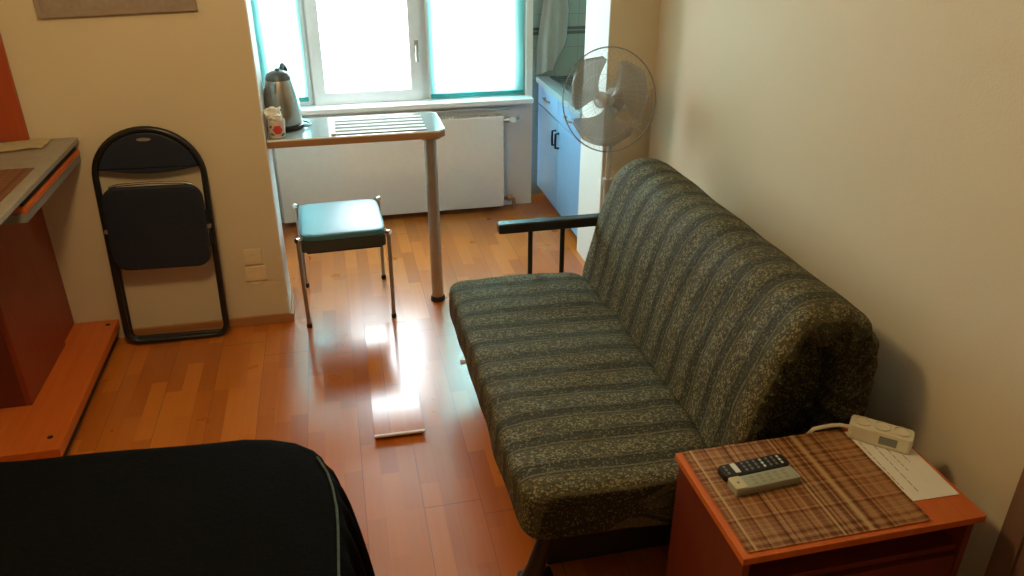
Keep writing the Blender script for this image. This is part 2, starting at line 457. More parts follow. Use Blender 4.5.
# window: three lights, blinds on the outer two
w1 = thing('window_1', 'white plastic window of three lights above the radiator', 'window', (0, YB, 0)); w1['kind'] = 'structure'
fy0, fy1 = 0.055, 0.115
boxes('window_frame', 'pvc', w1, ((WX0, fy0, WZ0), (WX0 + 0.05, fy1, WZ1)), ((WX1 - 0.05, fy0, WZ0), (WX1, fy1, WZ1)),
      *[q for a, c in ((WX0 + 0.05, -0.155), (-0.09, 0.515), (0.585, WX1 - 0.05)) for q in (((a, fy0, WZ0 + 0.001), (c, fy1, WZ0 + 0.045)), ((a, fy0, WZ1 - 0.05), (c, fy1, WZ1 - 0.001)))],
      ((-0.155, fy0, WZ0), (-0.09, fy1, WZ1)), ((0.515, fy0, WZ0), (0.585, fy1, WZ1)))
def sash(x0, x1, wd, y0, y1):
    z0, z1 = WZ0 + 0.002, WZ1 - 0.025
    s = boxes('sash', 'pvc', w1, ((x0, y0, z0), (x0 + wd, y1, z1)), ((x1 - wd, y0, z0), (x1, y1, z1)),
          ((x0 + wd, y0, z0), (x1 - wd, y1, z0 + wd)), ((x0 + wd, y0, z1 - wd), (x1 - wd, y1, z1)))
    boxes('pane', 'pane', s, ((x0 + wd, y1 - 0.010, z0 + wd), (x1 - wd, y1 - 0.006, z1 - wd)))
    return s
s_mid = sash(-0.115, 0.525, 0.068, 0.012, 0.053)
sash(WX0 + 0.035, -0.13, 0.045, 0.030, 0.053)
sash(0.565, WX1 - 0.035, 0.045, 0.030, 0.053)
bm = bm_new(); box(bm, (0.485, 0.004, 1.00), (0.511, 0.013, 1.07), 0.003); tube(bm, [(0.498, 0.006, 1.04), (0.498, -0.012, 1.035), (0.498, -0.014, 0.95)], 0.008, 8)
obj('window_handle', bm, 'grey_metal', s_mid)
bm = bm_new(); box(bm, (-0.455, YB - 0.10, 0.688), (1.19, YB + 0.0545, 0.7165), 0.004); struct('window_sill', bm, 'white_paint', smooth=True).name = 'trim_sill'

def blind(x0, x1, label, zbot):
    t = thing('roller_blind', label, 'blind', (x0, YB + 0.0, 0), 0, 'turquoise roller blinds on the window')
    wd = x1 - x0
    bm = bm_new()
    nx, nz = 8, 24; grid = []
    for j in range(nz + 1):
        z = zbot + (1.98 - zbot) * j / nz
        grid.append([bm.verts.new((wd * i / nx, 0.012 + 0.003 * math.sin(j * 0.5) * math.sin(i * 0.7), z)) for i in range(nx + 1)])
    for j in range(nz):
        for i in range(nx): bm.faces.new((grid[j][i], grid[j][i + 1], grid[j + 1][i + 1], grid[j + 1][i]))
    obj('blind_fabric', bm, 'blind', t)
    boxes('bottom_bar', 'blind_bar', t, ((0.0, 0.004, zbot - 0.022), (wd, 0.019, zbot + 0.004)), bev=0.004)
    bm = bm_new(); tube(bm, [(-0.005, 0.012, 1.98), (wd + 0.005, 0.012, 1.98)], 0.018, 14)
    obj('roller_tube', bm, 'pvc', t)
    return t
blind(-0.412, -0.150, 'narrow turquoise roller blind glowing behind the steel kettle', 0.765)
blind(0.575, 1.150, 'wide turquoise roller blind over the window light nearest the kitchen niche', 0.745)

# ------------------------------------------------------------------ radiator
t = thing('radiator', 'white flat panel radiator below the window sill', 'radiator', (0, 4.69, 0))
bm = bm_new(); box(bm, (-0.375, 0.0, 0.035), (1.0, 0.018, 0.62), 0.006, 3); obj('front_panel', bm, 'enamel', t)
boxes('rear_panel', 'enamel', t, ((-0.36, 0.055, 0.06), (0.985, 0.07, 0.61)), bev=0.004)
bm = bm_new()
for i in range(68): box(bm, (-0.355 + i * 0.02, 0.006, 0.612), (-0.345 + i * 0.02, 0.068, 0.622))
box(bm, (-0.37, 0.014, 0.606), (0.995, 0.062, 0.612))
obj('top_grille', bm, 'enamel', t)
boxes('side_cover', 'enamel', t, ((0.986, 0.016, 0.05), (1.0, 0.068, 0.615)), bev=0.003)
for bx_ in (-0.2, 0.8): boxes('bracket', 'enamel', t, ((bx_, 0.07, 0.3), (bx_ + 0.04, 0.105, 0.5)))
bm = bm_new()
tube(bm, [(1.0, 0.04, 0.585), (1.05, 0.04, 0.585), (1.075, 0.04, 0.587), (1.10, 0.05, 0.59), (1.11, 0.09, 0.59)], 0.010, 10)
tube(bm, [(1.02, 0.04, 0.585), (1.042, 0.04, 0.585)], 0.017, 12)
vt = obj('upper_valve', bm, 'chrome', t)
bm = bm_new(); tube(bm, [(1.055, 0.036, 0.588), (1.055, -0.02, 0.602)], [0.016, 0.019], 14); obj('valve_knob', bm, 'pvc', vt)
bm = bm_new()
tube(bm, [(1.0, 0.04, 0.075), (1.05, 0.04, 0.075), (1.07, 0.04, 0.072), (1.075, 0.04, 0.0)], 0.011, 10)
tube(bm, [(1.03, 0.04, 0.075), (1.06, 0.04, 0.075)], 0.02, 12)
obj('lower_valve', bm, 'brown_edge', t)
bm = bm_new(); tube(bm, [(0.55, 0.0, 0.655), (0.9, 0.0, 0.655), (1.08, 0.0, 0.655)], 0.009, 10)
o = obj('heating_pipe', bm, 'white_paint', None, (0, 4.785, -0.01)); tag(o, 'thin white heating pipe running just under the window sill', 'pipe')

# ------------------------------------------------------------------ kitchen niche
X0 = 1.28
t = thing('kitchen_cabinet', 'pale blue kitchen base cabinet with drawers over doors in the niche', 'cabinet', (X0, 3.995, 0))
L_ = 0.945
boxes('body', 'white_paint', t, ((0.02, 0.0, 0.07), (0.6, L_, 0.765)), bev=0.002)
boxes('toe_kick', 'black_plastic', t, ((0.05, 0.01, 0.0), (0.58, L_ - 0.01, 0.07)))
half = L_ / 2
for k, (y0, y1) in enumerate(((0.003, half - 0.002), (half + 0.002, L_ - 0.003))):
    dr = boxes('drawer', 'cabinet_blue', t, ((0.0, y0, 0.632), (0.019, y1, 0.762)), bev=0.003)
    ym = (y0 + y1) / 2
    bm = bm_new(); tube(bm, [(0.0, ym - 0.055, 0.70), (-0.02, ym - 0.05, 0.70), (-0.022, ym, 0.70), (-0.02, ym + 0.05, 0.70), (0.0, ym + 0.055, 0.70)], 0.006, 8)
    obj('handle', bm, 'steel', dr)
    do = boxes('door', 'cabinet_blue', t, ((0.0, y0, 0.075), (0.019, y1, 0.626)), bev=0.003)
    yh = half + (0.035 if k else -0.035)
    bm = bm_new(); zz = 0.545
    tube(bm, [(0.0, yh, zz + 0.02), (-0.022, yh, zz + 0.018), (-0.024, yh, zz - 0.025), (-0.022, yh, zz - 0.068), (0.0, yh, zz - 0.07)], 0.007, 8)
    obj('handle', bm, 'black_metal', do)
t = thing('kitchen_worktop', 'speckled grey worktop with a steel edge strip on the blue cabinet', 'worktop', (X0, 3.995, 0.766))
boxes('slab', 'worktop', t, ((-0.005, 0.0, 0.0), (0.67, L_ + 0.015, 0.03)), bev=0.002)
boxes('edge_strip', 'edge_metal', t, ((-0.014, 0.0, -0.002), (-0.0055, L_ + 0.012, 0.033)), bev=0.002)
boxes('top_strip', 'edge_metal', t, ((-0.005, 0.001, 0.0302), (0.022, L_ + 0.012, 0.0325)))
t = thing('steel_drainer', 'dark ribbed steel drainer set on the kitchen worktop', 'sink', (X0 + 0.06, 4.15, 0.797))
bm = bm_new(); box(bm, (0, 0, 0), (0.5, 0.74, 0.012), 0.004); obj('tray', bm, 'drainer', t)
bm = bm_new()
for i in range(13): box(bm, (0.03, 0.05 + i * 0.052, 0.010), (0.47, 0.066 + i * 0.052, 0.020), 0.003)
obj('ribs', bm, 'drainer', t)
# towel hanging on the tiles
t = thing('kitchen_towel', 'pale towel hanging on a hook against the kitchen tiles', 'towel', (1.385, 4.93, 1.02))
bm = bm_new(); nz, nx = 30, 18; g = []
for j in range(nz + 1):
    s = j / nz; z = 0.62 - 0.80 * s
    half_l = 0.02 + 0.085 * min(1, s * 1.3) ** 0.8; half_r = 0.02 + 0.070 * min(1, s * 1.6) ** 0.8
    row = []
    for i in range(nx + 1):
        q = i / nx * 2 - 1
        xx = q * (half_l if q < 0 else half_r) - 0.02 * s
        zz = z + (0.16 * max(0, q) if s > 0.5 else 0) * (s - 0.5) * 2 + 0.03 * q * s
        row.append(bm.verts.new((xx, -0.012 - 0.012 * math.cos(q * 9) * (0.3 + s * 0.5), zz)))
    g.append(row)
for j in range(nz):
    for i in range(nx): bm.faces.new((g[j][i], g[j][i + 1], g[j + 1][i + 1], g[j + 1][i]))
bmesh.ops.solidify(bm, geom=list(bm.faces), thickness=0.004)
obj('cloth', bm, 'towel', t)
bm = bm_new(); tube(bm, [(0, 0.028, 0.63), (0, -0.015, 0.63), (0, -0.03, 0.645)], 0.006, 8); obj('hook', bm, 'chrome', t)

# ------------------------------------------------------------------ narrow table on the short wall
t = thing('bar_table', 'narrow glossy table fixed to the wall on one steel leg below the window', 'table', (0, 0, 0))
TX0, TX1, TY0, TY1, TZ = -0.305, 0.478, 3.505, 3.865, 0.88
def chamf(i):
    c = 0.035
    return [(TX0 + i, TY0 + i), (TX1 - c, TY0 + i), (TX1 - i, TY0 + c), (TX1 - i, TY1 - c), (TX1 - c, TY1 - i), (TX0 + i, TY1 - i)]
bm = bm_new(); prism(bm, chamf(0.0), TZ - 0.034, TZ - 0.004, 0.002); obj('table_board', bm, 'brown_edge', t)
bm = bm_new(); prism(bm, chamf(0.006), TZ - 0.004, TZ, 0.001); obj('table_top', bm, 'glass_top', t)
bm = bm_new(); tube(bm, [(x, y, TZ - 0.002) for x, y in chamf(0.002)], 0.0045, 8, True); obj('edge_strip', bm, 'white_paint', t)
bm = bm_new(); tube(bm, [(0.412, 3.556, 0.02), (0.410, 3.556, 0.845)], 0.029, 20)
lg = obj('leg', bm, 'grey_metal', t)
bm = bm_new(); lathe(bm, [(0.036, 0.0), (0.036, 0.018), (0.031, 0.024), (0.0, 0.024)], 20, (0.412, 3.556, 0)); obj('foot', bm, 'rubber', lg)
bm = bm_new(); lathe(bm, [(0.05, 0.838), (0.05, 0.846), (0.0, 0.846)], 20, (0.410, 3.556, 0)); obj('mounting_plate', bm, 'grey_metal', lg)

# slatted mat on the table
t = thing('slatted_placemat', 'white slatted placemat with dark gaps on the narrow table', 'placemat', (-0.03, 3.535, TZ + 0.001))
bm = bm_new(); box(bm, (0, 0, 0), (0.425, 0.29, 0.0018)); obj('backing', bm, flat('dark_mat_lines', (0.05, 0.048, 0.045), 0.7), t)
for i in range(5):
    bm = bm_new(); box(bm, (0.0, 0.004 + i * 0.0575, 0.0), (0.425, 0.033 + i * 0.0575, 0.0036), 0.001); obj('slat', bm, 'paper', t)
boxes('end_band', 'paper', t, ((-0.002, 0, 0.0), (0.018, 0.29, 0.0065)), bev=0.0015)

# kettle
t = thing('electric_kettle', 'brushed steel kettle with dark lid and handle on the narrow table', 'kettle', (-0.238, 3.715, TZ + 0.001))
bm = bm_new(); lathe(bm, [(0.086, 0.0), (0.090, 0.004), (0.090, 0.018), (0.080, 0.022), (0.0, 0.022)], 32); obj('power_base', bm, 'black_plastic', t)
bm = bm_new(); lathe(bm, [(0.0, 0.022), (0.080, 0.022), (0.084, 0.030), (0.084, 0.06), (0.080, 0.11), (0.073, 0.16), (0.064, 0.20), (0.057, 0.222), (0.0, 0.222)], 40); obj('body', bm, 'steel', t)
bm = bm_new(); lathe(bm, [(0.058, 0.220), (0.056, 0.232), (0.048, 0.246), (0.030, 0.256), (0.012, 0.259), (0.011, 0.268), (0.0, 0.271)], 32); obj('lid', bm, flat('dark_kettle_lid', (0.07, 0.08, 0.07), 0.3), t)
bm = bm_new()
tube(bm, [(0.035, 0.0, 0.248), (0.066, 0.0, 0.268), (0.092, 0.0, 0.250), (0.112, 0.0, 0.19), (0.118, 0.0, 0.12), (0.108, 0.0, 0.062), (0.078, 0.0, 0.042)], [0.010, 0.012, 0.013, 0.012, 0.011, 0.011, 0.010], 10)
ho = obj('handle', bm, 'black_plastic', t); ho.rotation_euler = (0, 0, R(72))
bm = bm_new(); prism(bm, [(-0.014, -0.052), (0.014, -0.052), (0.006, -0.088), (-0.006, -0.088)], 0.170, 0.218, 0.003); so = obj('spout', bm, 'steel', t); so.rotation_euler = (0, 0, R(-18))
bm = bm_new(); tube(bm, [(0.07, -0.02, 0.01), (0.10, -0.03, 0.008), (0.12, 0.01, 0.007), (0.10, 0.06, 0.007), (0.05, 0.10, 0.007)], 0.004, 8); obj('cord', bm, 'black_plastic', t)

# floral cup with tissues
t = thing('floral_cup', 'cream cup printed with a red flower holding crumpled white tissue', 'cup', (-0.262, 3.565, TZ + 0.001))
bm = bm_new(); lathe(bm, [(0.0, 0.0), (0.030, 0.0), (0.034, 0.004), (0.037, 0.04), (0.039, 0.078), (0.036, 0.078), (0.034, 0.04), (0.03, 0.008), (0.0, 0.008)], 28); cup = obj('cup_body', bm, 'cup', t)
bm = bm_new()
for a in range(6):
    an = R(a * 60); cx, cz = 0.006 + 0.011 * math.cos(an), 0.040 + 0.011 * math.sin(an)
    lathe(bm, [(0.0, 0.0025), (0.007, 0.002), (0.0095, 0.0), (0.0, -0.004)], 12, (0, 0, 0), Matrix.Translation((cx, -0.0375, cz)) @ Matrix.Rotation(R(90), 4, 'X'))
lathe(bm, [(0.0, 0.004), (0.006, 0.003), (0.008, 0.0), (0.0, -0.004)], 12, (0, 0, 0), Matrix.Translation((0.006, -0.0375, 0.040)) @ Matrix.Rotation(R(90), 4, 'X'))
obj('flower_print', bm, 'red', cup)
for dx, dz, an in ((-0.018, 0.02, 40), (-0.02, 0.055, -30), (0.026, 0.017, -40)):
    bm = bm_new(); lathe(bm, [(0.0, 0.002), (0.008, 0.001), (0.0, -0.006)], 10, (0, 0, 0), Matrix.Translation((dx, -0.032, dz)) @ Matrix.Rotation(R(an), 4, 'Y') @ Matrix.Rotation(R(90), 4, 'X') @ Matrix.Diagonal((1.3, 0.6, 1, 1)))
    obj('leaf_print', bm, 'leaf', cup)
bm = bm_new(); bmesh.ops.create_icosphere(bm, subdivisions=4, radius=0.036)
for v in bm.verts:
    n_ = noise.noise(v.co * 38.0) + 0.6 * noise.noise(v.co * 90.0)
    v.co *= 1 + 0.55 * n_; v.co.z = v.co.z * 0.9 + 0.098; v.co.x = v.co.x * 1.1 - 0.004
obj('tissue', bm, 'tissue', t, smooth=False)

# ------------------------------------------------------------------ stool
t = thing('stool', 'square stool with teal cushion on thin chrome legs below the narrow table', 'stool', (-0.03, 3.63, 0), R(2))
def pillow(bm, x0, y0, x1, y1, z0, z1, rad, crown):
    n = 22; g = []
    b = bmesh.new(); bmesh.ops.create_cube(b, size=1)
    bmesh.ops.subdivide_edges(b, edges=list(b.edges), cuts=11, use_grid_fill=True)
    for v in b.verts:
        p = v.co * 2
        q = 8.0
        nn = (abs(p.x) ** q + abs(p.y) ** q + abs(p.z) ** q) ** (1 / q)
        s = max(abs(p.x), abs(p.y), abs(p.z)) / nn
        p = p * s
        zz = (p.z + 1) / 2
        cr = crown * (1 - p.x ** 2) * (1 - p.y ** 2) if p.z > 0 else 0
        v.co = Vector(((x0 + x1) / 2 + p.x * (x1 - x0) / 2, (y0 + y1) / 2 + p.y * (y1 - y0) / 2, z0 + zz * (z1 - z0) + cr))
    merge(bm, b)
bm = bm_new(); pillow(bm, -0.195, -0.218, 0.195, 0.218, 0.428, 0.462, 0.02, 0.006); obj('seat_cushion', bm, 'teal', t, ang=60)
bm = bm_new(); prism(bm, rrect(-0.192, -0.215, 0.192, 0.215, 0.02), 0.378, 0.432, 0.004); obj('seat_band', bm, 'teal_side', t)
boxes('seat_board', 'black_plastic', t, ((-0.17, -0.19, 0.362), (0.17, 0.19, 0.379)))
for sx in (-1, 1):
    for sy in (-1, 1):
        bm = bm_new()
        tube(bm, [(sx * 0.186, sy * 0.21, 0.455), (sx * 0.199, sy * 0.222, 0.448), (sx * 0.203, sy * 0.226, 0.43), (sx * 0.202, sy * 0.225, 0.2), (sx * 0.200, sy * 0.222, 0.012)], 0.0095, 12)
        l = obj('leg', bm, 'stool_leg', t)
        bm = bm_new(); lathe(bm, [(0.011, 0.0), (0.013, 0.004), (0.012, 0.022), (0.0, 0.022)], 14, (sx * 0.200, sy * 0.222, 0)); obj('foot_cap', bm, 'rubber', l)
        bm = bm_new(); tube(bm, [(sx * 0.19, sy * 0.215, 0.447), (sx * 0.211, sy * 0.233, 0.450)], [0.010, 0.012], 12); obj('corner_cap', bm, 'chrome', l)

# ------------------------------------------------------------------ loose floor plank
t = thing('laminate_plank', 'loose glossy laminate plank before the stool, its raised end pale with a painted reflection', 'plank', (0.116, 2.455, 0.0), R(-0.6))
t.rotation_euler = (R(-1.0), 0, R(-0.6)); t.location.z = 0.0165
bm = bm_new(); box(bm, (-0.095, 0.0, 0.002), (0.095, 0.90, 0.0075), 0.001); obj('board', bm, 'plank', t)
bm = bm_new(); box(bm, (-0.0952, -0.006, -0.001), (0.0952, 0.006, 0.0080), 0.002); obj('pale_end', bm, 'plank_glint', t)

# ------------------------------------------------------------------ folding chair
ch = thing('folding_chair', 'black folding chair with navy pads leaning folded on the short wall', 'chair', (-0.808, 3.405, 0.0))
ch.rotation_euler = (R(-3.6), R(1.2), 0)
def loop_pts(wd, zb, zt, arch, rb, y):
    pts = []
    for k in range(25):
        a = R(180 - 180 * k / 24); pts.append((wd * math.cos(a), y, zt - arch + arch * math.sin(a)))
    for k in range(9):
        a = R(0 - 90 * k / 8); pts.append((wd - rb + rb * math.cos(a), y, zb + rb + rb * math.sin(a)))
    for k in range(9):
        a = R(-90 - 90 * k / 8); pts.append((-wd + rb + rb * math.cos(a), y, zb + rb + rb * math.sin(a)))
    return pts
bm = bm_new(); tube(bm, loop_pts(0.214, 0.014, 0.975, 0.20, 0.055, 0), 0.0135, 14, True); obj('front_frame', bm, 'black_metal', ch)
bm = bm_new()
pts = [(-0.205, 0.026, 0.60)] + [(-0.205 + 0.03 - 0.03 * math.cos(R(90 * k / 6)), 0.026, 0.05 - 0.03 * math.sin(R(90 * k / 6))) for k in range(7)] + \
      [(0.205 - 0.03 + 0.03 * math.sin(R(90 * k / 6)), 0.026, 0.05 - 0.03 * math.cos(R(90 * k / 6))) for k in range(7)] + [(0.205, 0.026, 0.60)]
tube(bm, pts, 0.010, 12); obj('rear_frame', bm, 'black_metal', ch)
# backrest pad: fills the arch
ol = []
for k in range(25):
    a = R(180 * k / 24); ol.append((0.200 * math.cos(a), 0.79 + 0.185 * math.sin(a)))
for k in range(13):
    q = -1 + 2 * k / 12
    ol.append((0.202 * q, 0.845 - 0.022 * (1 - q * q)) if False else (0.202 * q, 0.842 - 0.020 * math.cos(q * math.pi / 2)))
ol2 = [p for p in ol if p[1] >= 0.818]
rot = Matrix.Rotation(R(90), 4, 'X')
arch = [(0.200 * math.cos(R(a)), 0.775 + 0.188 * math.sin(R(a))) for a in range(12, 169, 6)]
low = [(-0.195 + 0.39 * k / 12, 0.812 - 0.022 * math.sin(math.pi * k / 12)) for k in range(13)]
bm = bm_new(); prism(bm, arch + low, -0.012, 0.014, 0.006, rot); bp = obj('backrest', bm, 'navy', ch)
bm = bm_new(); prism(bm, [(0.028 * math.cos(R(a)), 0.935 + 0.007 * math.sin(R(a))) for a in range(0, 360, 20)], 0.013, 0.0155, 0, rot); obj('grip_slot', bm, 'grey_metal', bp)
bm = bm_new(); prism(bm, rrect(-0.200, 0.372, 0.200, 0.742, 0.06), 0.016, 0.046, 0.010, rot); st = obj('seat', bm, 'navy', ch)
bm = bm_new(); tube(bm, [(-0.165, -0.030, 0.742), (-0.13, -0.030, 0.751), (0, -0.030, 0.756), (0.13, -0.030, 0.751), (0.165, -0.030, 0.742)], 0.006, 8); obj('seat_rim', bm, 'chrome', st)
bm = bm_new(); tube(bm, [(-0.16, -0.035, 0.376), (-0.10, -0.035, 0.371)], 0.005, 8); obj('seat_clip', bm, 'chrome', st)
for sx in (-1, 1):
    bm = bm_new(); tube(bm, [(sx * 0.207, -0.03, 0.55), (sx * 0.207, 0.03, 0.55)], 0.010, 12); obj('pivot_bolt', bm, 'grey_metal', ch)
    bm = bm_new(); box(bm, (sx * 0.205 - 0.004, -0.028, 0.46), (sx * 0.205 + 0.004, -0.008, 0.62), 0.002); obj('hinge_bar', bm, 'black_metal', ch)

# ------------------------------------------------------------------ wall sockets
def socket_plate(name, z, wd, hh, holes, label):
    t = thing(name, label, 'socket', (-0.437, YL, z))
    boxes('plate', 'socket', t, ((-wd / 2, -0.011, -hh / 2), (wd / 2, 0.0, hh / 2)), bev=0.004)
    for hx in holes:
        bm = bm_new()
        T = Matrix.Translation((hx, -0.0115, 0)) @ Matrix.Rotation(R(90), 4, 'X')
        lathe(bm, [(0.019, 0.0), (0.019, 0.0025), (0.016, 0.0025), (0.015, -0.004), (0.0, -0.004)], 20, (0, 0, 0), T)
        i_ = obj('insert', bm, 'socket', t)
        bm = bm_new()
        for s in (-1, 1):
            lathe(bm, [(0.005, 0.0), (0.0, 0.001)], 10, (0, 0, 0), Matrix.Translation((hx + s * 0.0075, -0.0085, 0)) @ Matrix.Rotation(R(90), 4, 'X'))
        obj('pin_hole', bm, 'dark_hole', i_)
    return t
socket_plate('wall_socket', 0.352, 0.078, 0.074, (0.0,), 'square single cream wall socket, the upper of two beside the alcove corner')
t = socket_plate('wall_socket', 0.268, 0.095, 0.072, (-0.02, 0.02), 'wide double cream wall socket right under the single one')
bm = bm_new(); lathe(bm, [(0.034, 0.0), (0.034, 0.005), (0.0, 0.006)], 24, (0, 0, 0), Matrix.Translation((0.0, 0.0, -0.024)) @ Matrix.Rotation(R(90), 4, 'X')); obj('back_box', bm, 'socket', t)

# picture on the short wall
t = thing('picture', 'brown grey framed picture hung high on the short wall above the folding chair', 'picture', (-0.785, YL, 1.425), 0); t.rotation_euler = (0, R(-1.3), 0)
boxes('frame', 'picture_frame', t, ((-0.29, -0.022, 0.0), (0.29, 0.0, 0.02)), ((-0.29, -0.022, 0.40), (0.29, 0.0, 0.42)), ((-0.29, -0.022, 0.02), (-0.27, 0.0, 0.40)), ((0.27, -0.022, 0.02), (0.29, 0.0, 0.40)))
boxes('canvas', 'picture', t, ((-0.27, -0.015, 0.02), (0.27, -0.004, 0.40)))

# ------------------------------------------------------------------ wall desk on the left
t = thing('wall_desk', 'orange and grey fitted desk on a low orange plinth beside the folding chair', 'desk', (0, 0, 0))
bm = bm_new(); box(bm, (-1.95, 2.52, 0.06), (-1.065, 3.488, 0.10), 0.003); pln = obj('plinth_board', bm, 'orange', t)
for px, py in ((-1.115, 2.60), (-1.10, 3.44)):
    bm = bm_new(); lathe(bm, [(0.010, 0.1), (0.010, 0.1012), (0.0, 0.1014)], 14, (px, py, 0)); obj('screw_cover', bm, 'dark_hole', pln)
boxes('shaded_plinth_base', 'black_plastic', t, ((-1.95, 2.53, 0.0), (-1.09, 3.485, 0.06)))  # black colour stands in for the unlit shade below the plinth board
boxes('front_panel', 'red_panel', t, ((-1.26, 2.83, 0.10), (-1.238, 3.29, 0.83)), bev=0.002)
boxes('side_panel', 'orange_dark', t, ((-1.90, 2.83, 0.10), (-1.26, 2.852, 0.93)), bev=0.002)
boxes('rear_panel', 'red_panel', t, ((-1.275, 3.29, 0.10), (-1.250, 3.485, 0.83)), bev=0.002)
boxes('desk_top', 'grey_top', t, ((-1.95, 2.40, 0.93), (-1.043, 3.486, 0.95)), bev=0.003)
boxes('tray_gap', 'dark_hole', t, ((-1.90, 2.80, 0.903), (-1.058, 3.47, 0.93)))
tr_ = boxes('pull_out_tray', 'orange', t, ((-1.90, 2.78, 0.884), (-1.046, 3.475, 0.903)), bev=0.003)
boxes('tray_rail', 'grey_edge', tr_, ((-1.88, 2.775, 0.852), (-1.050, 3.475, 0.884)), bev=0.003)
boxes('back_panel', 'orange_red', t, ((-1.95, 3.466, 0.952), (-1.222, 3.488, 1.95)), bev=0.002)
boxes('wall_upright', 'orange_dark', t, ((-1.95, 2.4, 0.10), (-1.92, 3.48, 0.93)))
t = thing('desk_mat', 'red brown woven placemat lying on the grey desk top', 'placemat', (-1.345, 2.875, 0.9505))
bm = bm_new(); box(bm, (-0.28, -0.24, 0.0), (0.255, 0.20, 0.003), 0.001); obj('reeds', bm, 'plaid_dark', t)
t = thing('cream_cloth', 'folded cream cloth at the back of the grey desk top', 'cloth', (-1.42, 3.375, 0.9505))
bm = bm_new(); nx, ny = 30, 10; g = []
for j in range(ny + 1):
    g.append([bm.verts.new((-0.34 + 0.63 * i / nx, -0.070 + 0.14 * j / ny + 0.012 * math.sin(i * 0.5), 0.004 + 0.010 * (0.5 + 0.5 * noise.noise(Vector((i * 0.3, j * 0.5, 2)))))) for i in range(nx + 1)])
for j in range(ny):
    for i in range(nx): bm.faces.new((g[j][i], g[j][i + 1], g[j + 1][i + 1], g[j + 1][i]))
bmesh.ops.solidify(bm, geom=list(bm.faces), thickness=0.004); obj('folds', bm, 'cloth_cream', t)

# ------------------------------------------------------------------ sofa bed
sf = thing('sofa_bed', 'striped dark green two-seat sofa bed along the right wall', 'sofa', (0, 0, 0))
def cushion(center_fn, axes_fn, y0, y1, p_sec, p_end, ny, nsec, wrinkle, end_pleat=0.0, seed=0.0):
    """cross-section superellipse swept along Y, ends closed with a rounded superellipse fall-off"""
    bm = bm_new(); rings = []
    yc, hl = (y0 + y1) / 2, (y1 - y0) / 2
    for j in range(ny + 1):
        t = -math.cos(math.pi * j / ny) if True else 0
        t = math.copysign(abs(t) ** 0.8, t)
        s = max(0.0, 1 - abs(t) ** p_end) ** (1 / p_end)
        s = max(s, 0.012)
        yy = yc + t * hl
        c = center_fn(yy); ua, ub, wa, wb = axes_fn(yy)
        ring = []
        for k in range(nsec):
            a = 2 * math.pi * k / nsec
            ca, sa = math.cos(a), math.sin(a)
            e = 2 / p_sec
            pu = math.copysign(abs(ca) ** e, ca); pv = math.copysign(abs(sa) ** e, sa)
            P = c + ua * (pu * wa * s) + ub * (pv * wb * s)
            nv = Vector((noise.noise(Vector((P.x * 7 + seed, yy * 5, P.z * 7))), 0, noise.noise(Vector((P.x * 7, yy * 5 + seed, P.z * 7 + 9)))))
            P = P + nv * wrinkle
            fall = max(0.0, (abs(t) - 0.80) / 0.20)
            if end_pleat and t < 0:
                P.y += end_pleat * fall * math.sin(a * 17 + 3 * math.sin(a * 3)) * (0.4 + 0.6 * (1 - s)) * min(1, s * 3)
            P.y += yy
            ring.append(bm.verts.new(P))
        rings.append(ring)
    for a, b in zip(rings, rings[1:]):
        for k in range(nsec): bm.faces.new((a[k], a[(k + 1) % nsec], b[(k + 1) % nsec], b[k]))
    bm.faces.new(rings[0]); bm.faces.new(rings[-1])
    return bm
SY0, SY1 = 1.56, 2.945
def sc_c(y):
    q = (y - SY0) / (SY1 - SY0)
    return Vector((0.678, 0, 0.327 + 0.006 * q + 0.010 * math.sin(q * 5)))
def sc_a(y):
    q = (y - SY0) / (SY1 - SY0)
    return Vector((1, 0, -0.03)).normalized(), Vector((0.03, 0, 1)).normalized(), 0.303 - 0.003 * q, 0.090 - 0.004 * q
obj('seat_cushion', cushion(sc_c, sc_a, SY0, SY1, 6.5, 14.0, 72, 80, 0.010, 0.004, 1.3), 'fabric', sf, ang=80)
def swept(profile, stations, nsec, wrinkle, pleat, seed):
    """closed XZ profile (smoothed) swept through (y, scale, pleat amount) stations"""
    P = [Vector((x, 0, z)) for x, z in profile]; m = len(P); pts = []
    for i in range(m):
        p0, p1, p2, p3 = P[i - 1], P[i], P[(i + 1) % m], P[(i + 2) % m]
        for k in range(8):
            u = k / 8
            pts.append(0.5 * ((2 * p1) + (p2 - p0) * u + (2 * p0 - 5 * p1 + 4 * p2 - p3) * u * u + (3 * p1 - p0 - 3 * p2 + p3) * u ** 3))
    c = sum(pts, Vector()) / len(pts); bm = bm_new(); rings = []
    for y, sc, pa in stations:
        ring = []
        for k, p in enumerate(pts):
            q = c + (p - c) * sc
            an = math.atan2(p.z - c.z, p.x - c.x)
            pl_ = pa * math.sin(an * 19 + 2.5 * math.sin(an * 3 + seed))
            q = q + (q - c) * (pl_ * 1.2)
            w_ = Vector((noise.noise(Vector((q.x * 6 + seed, y * 5, q.z * 6))), 0, noise.noise(Vector((q.x * 6, y * 5 + seed, q.z * 6 + 9))))) * wrinkle
            q = q + w_; q.y = y + pl_ * 0.18
            ring.append(bm.verts.new(q))
        rings.append(ring)
    n_ = len(pts)
    for a, b in zip(rings, rings[1:]):
        for k in range(n_): bm.faces.new((a[k], a[(k + 1) % n_], b[(k + 1) % n_], b[k]))
    bm.faces.new(rings[0]); bm.faces.new(rings[-1])
    return bm
bprof = [(0.962, 0.33), (0.985, 0.47), (1.020, 0.62), (1.062, 0.74), (1.108, 0.832), (1.165, 0.877), (1.235, 0.880), (1.312, 0.848), (1.368, 0.765), (1.382, 0.62), (1.370, 0.45), (1.30, 0.31), (1.15, 0.275), (1.03, 0.28)]
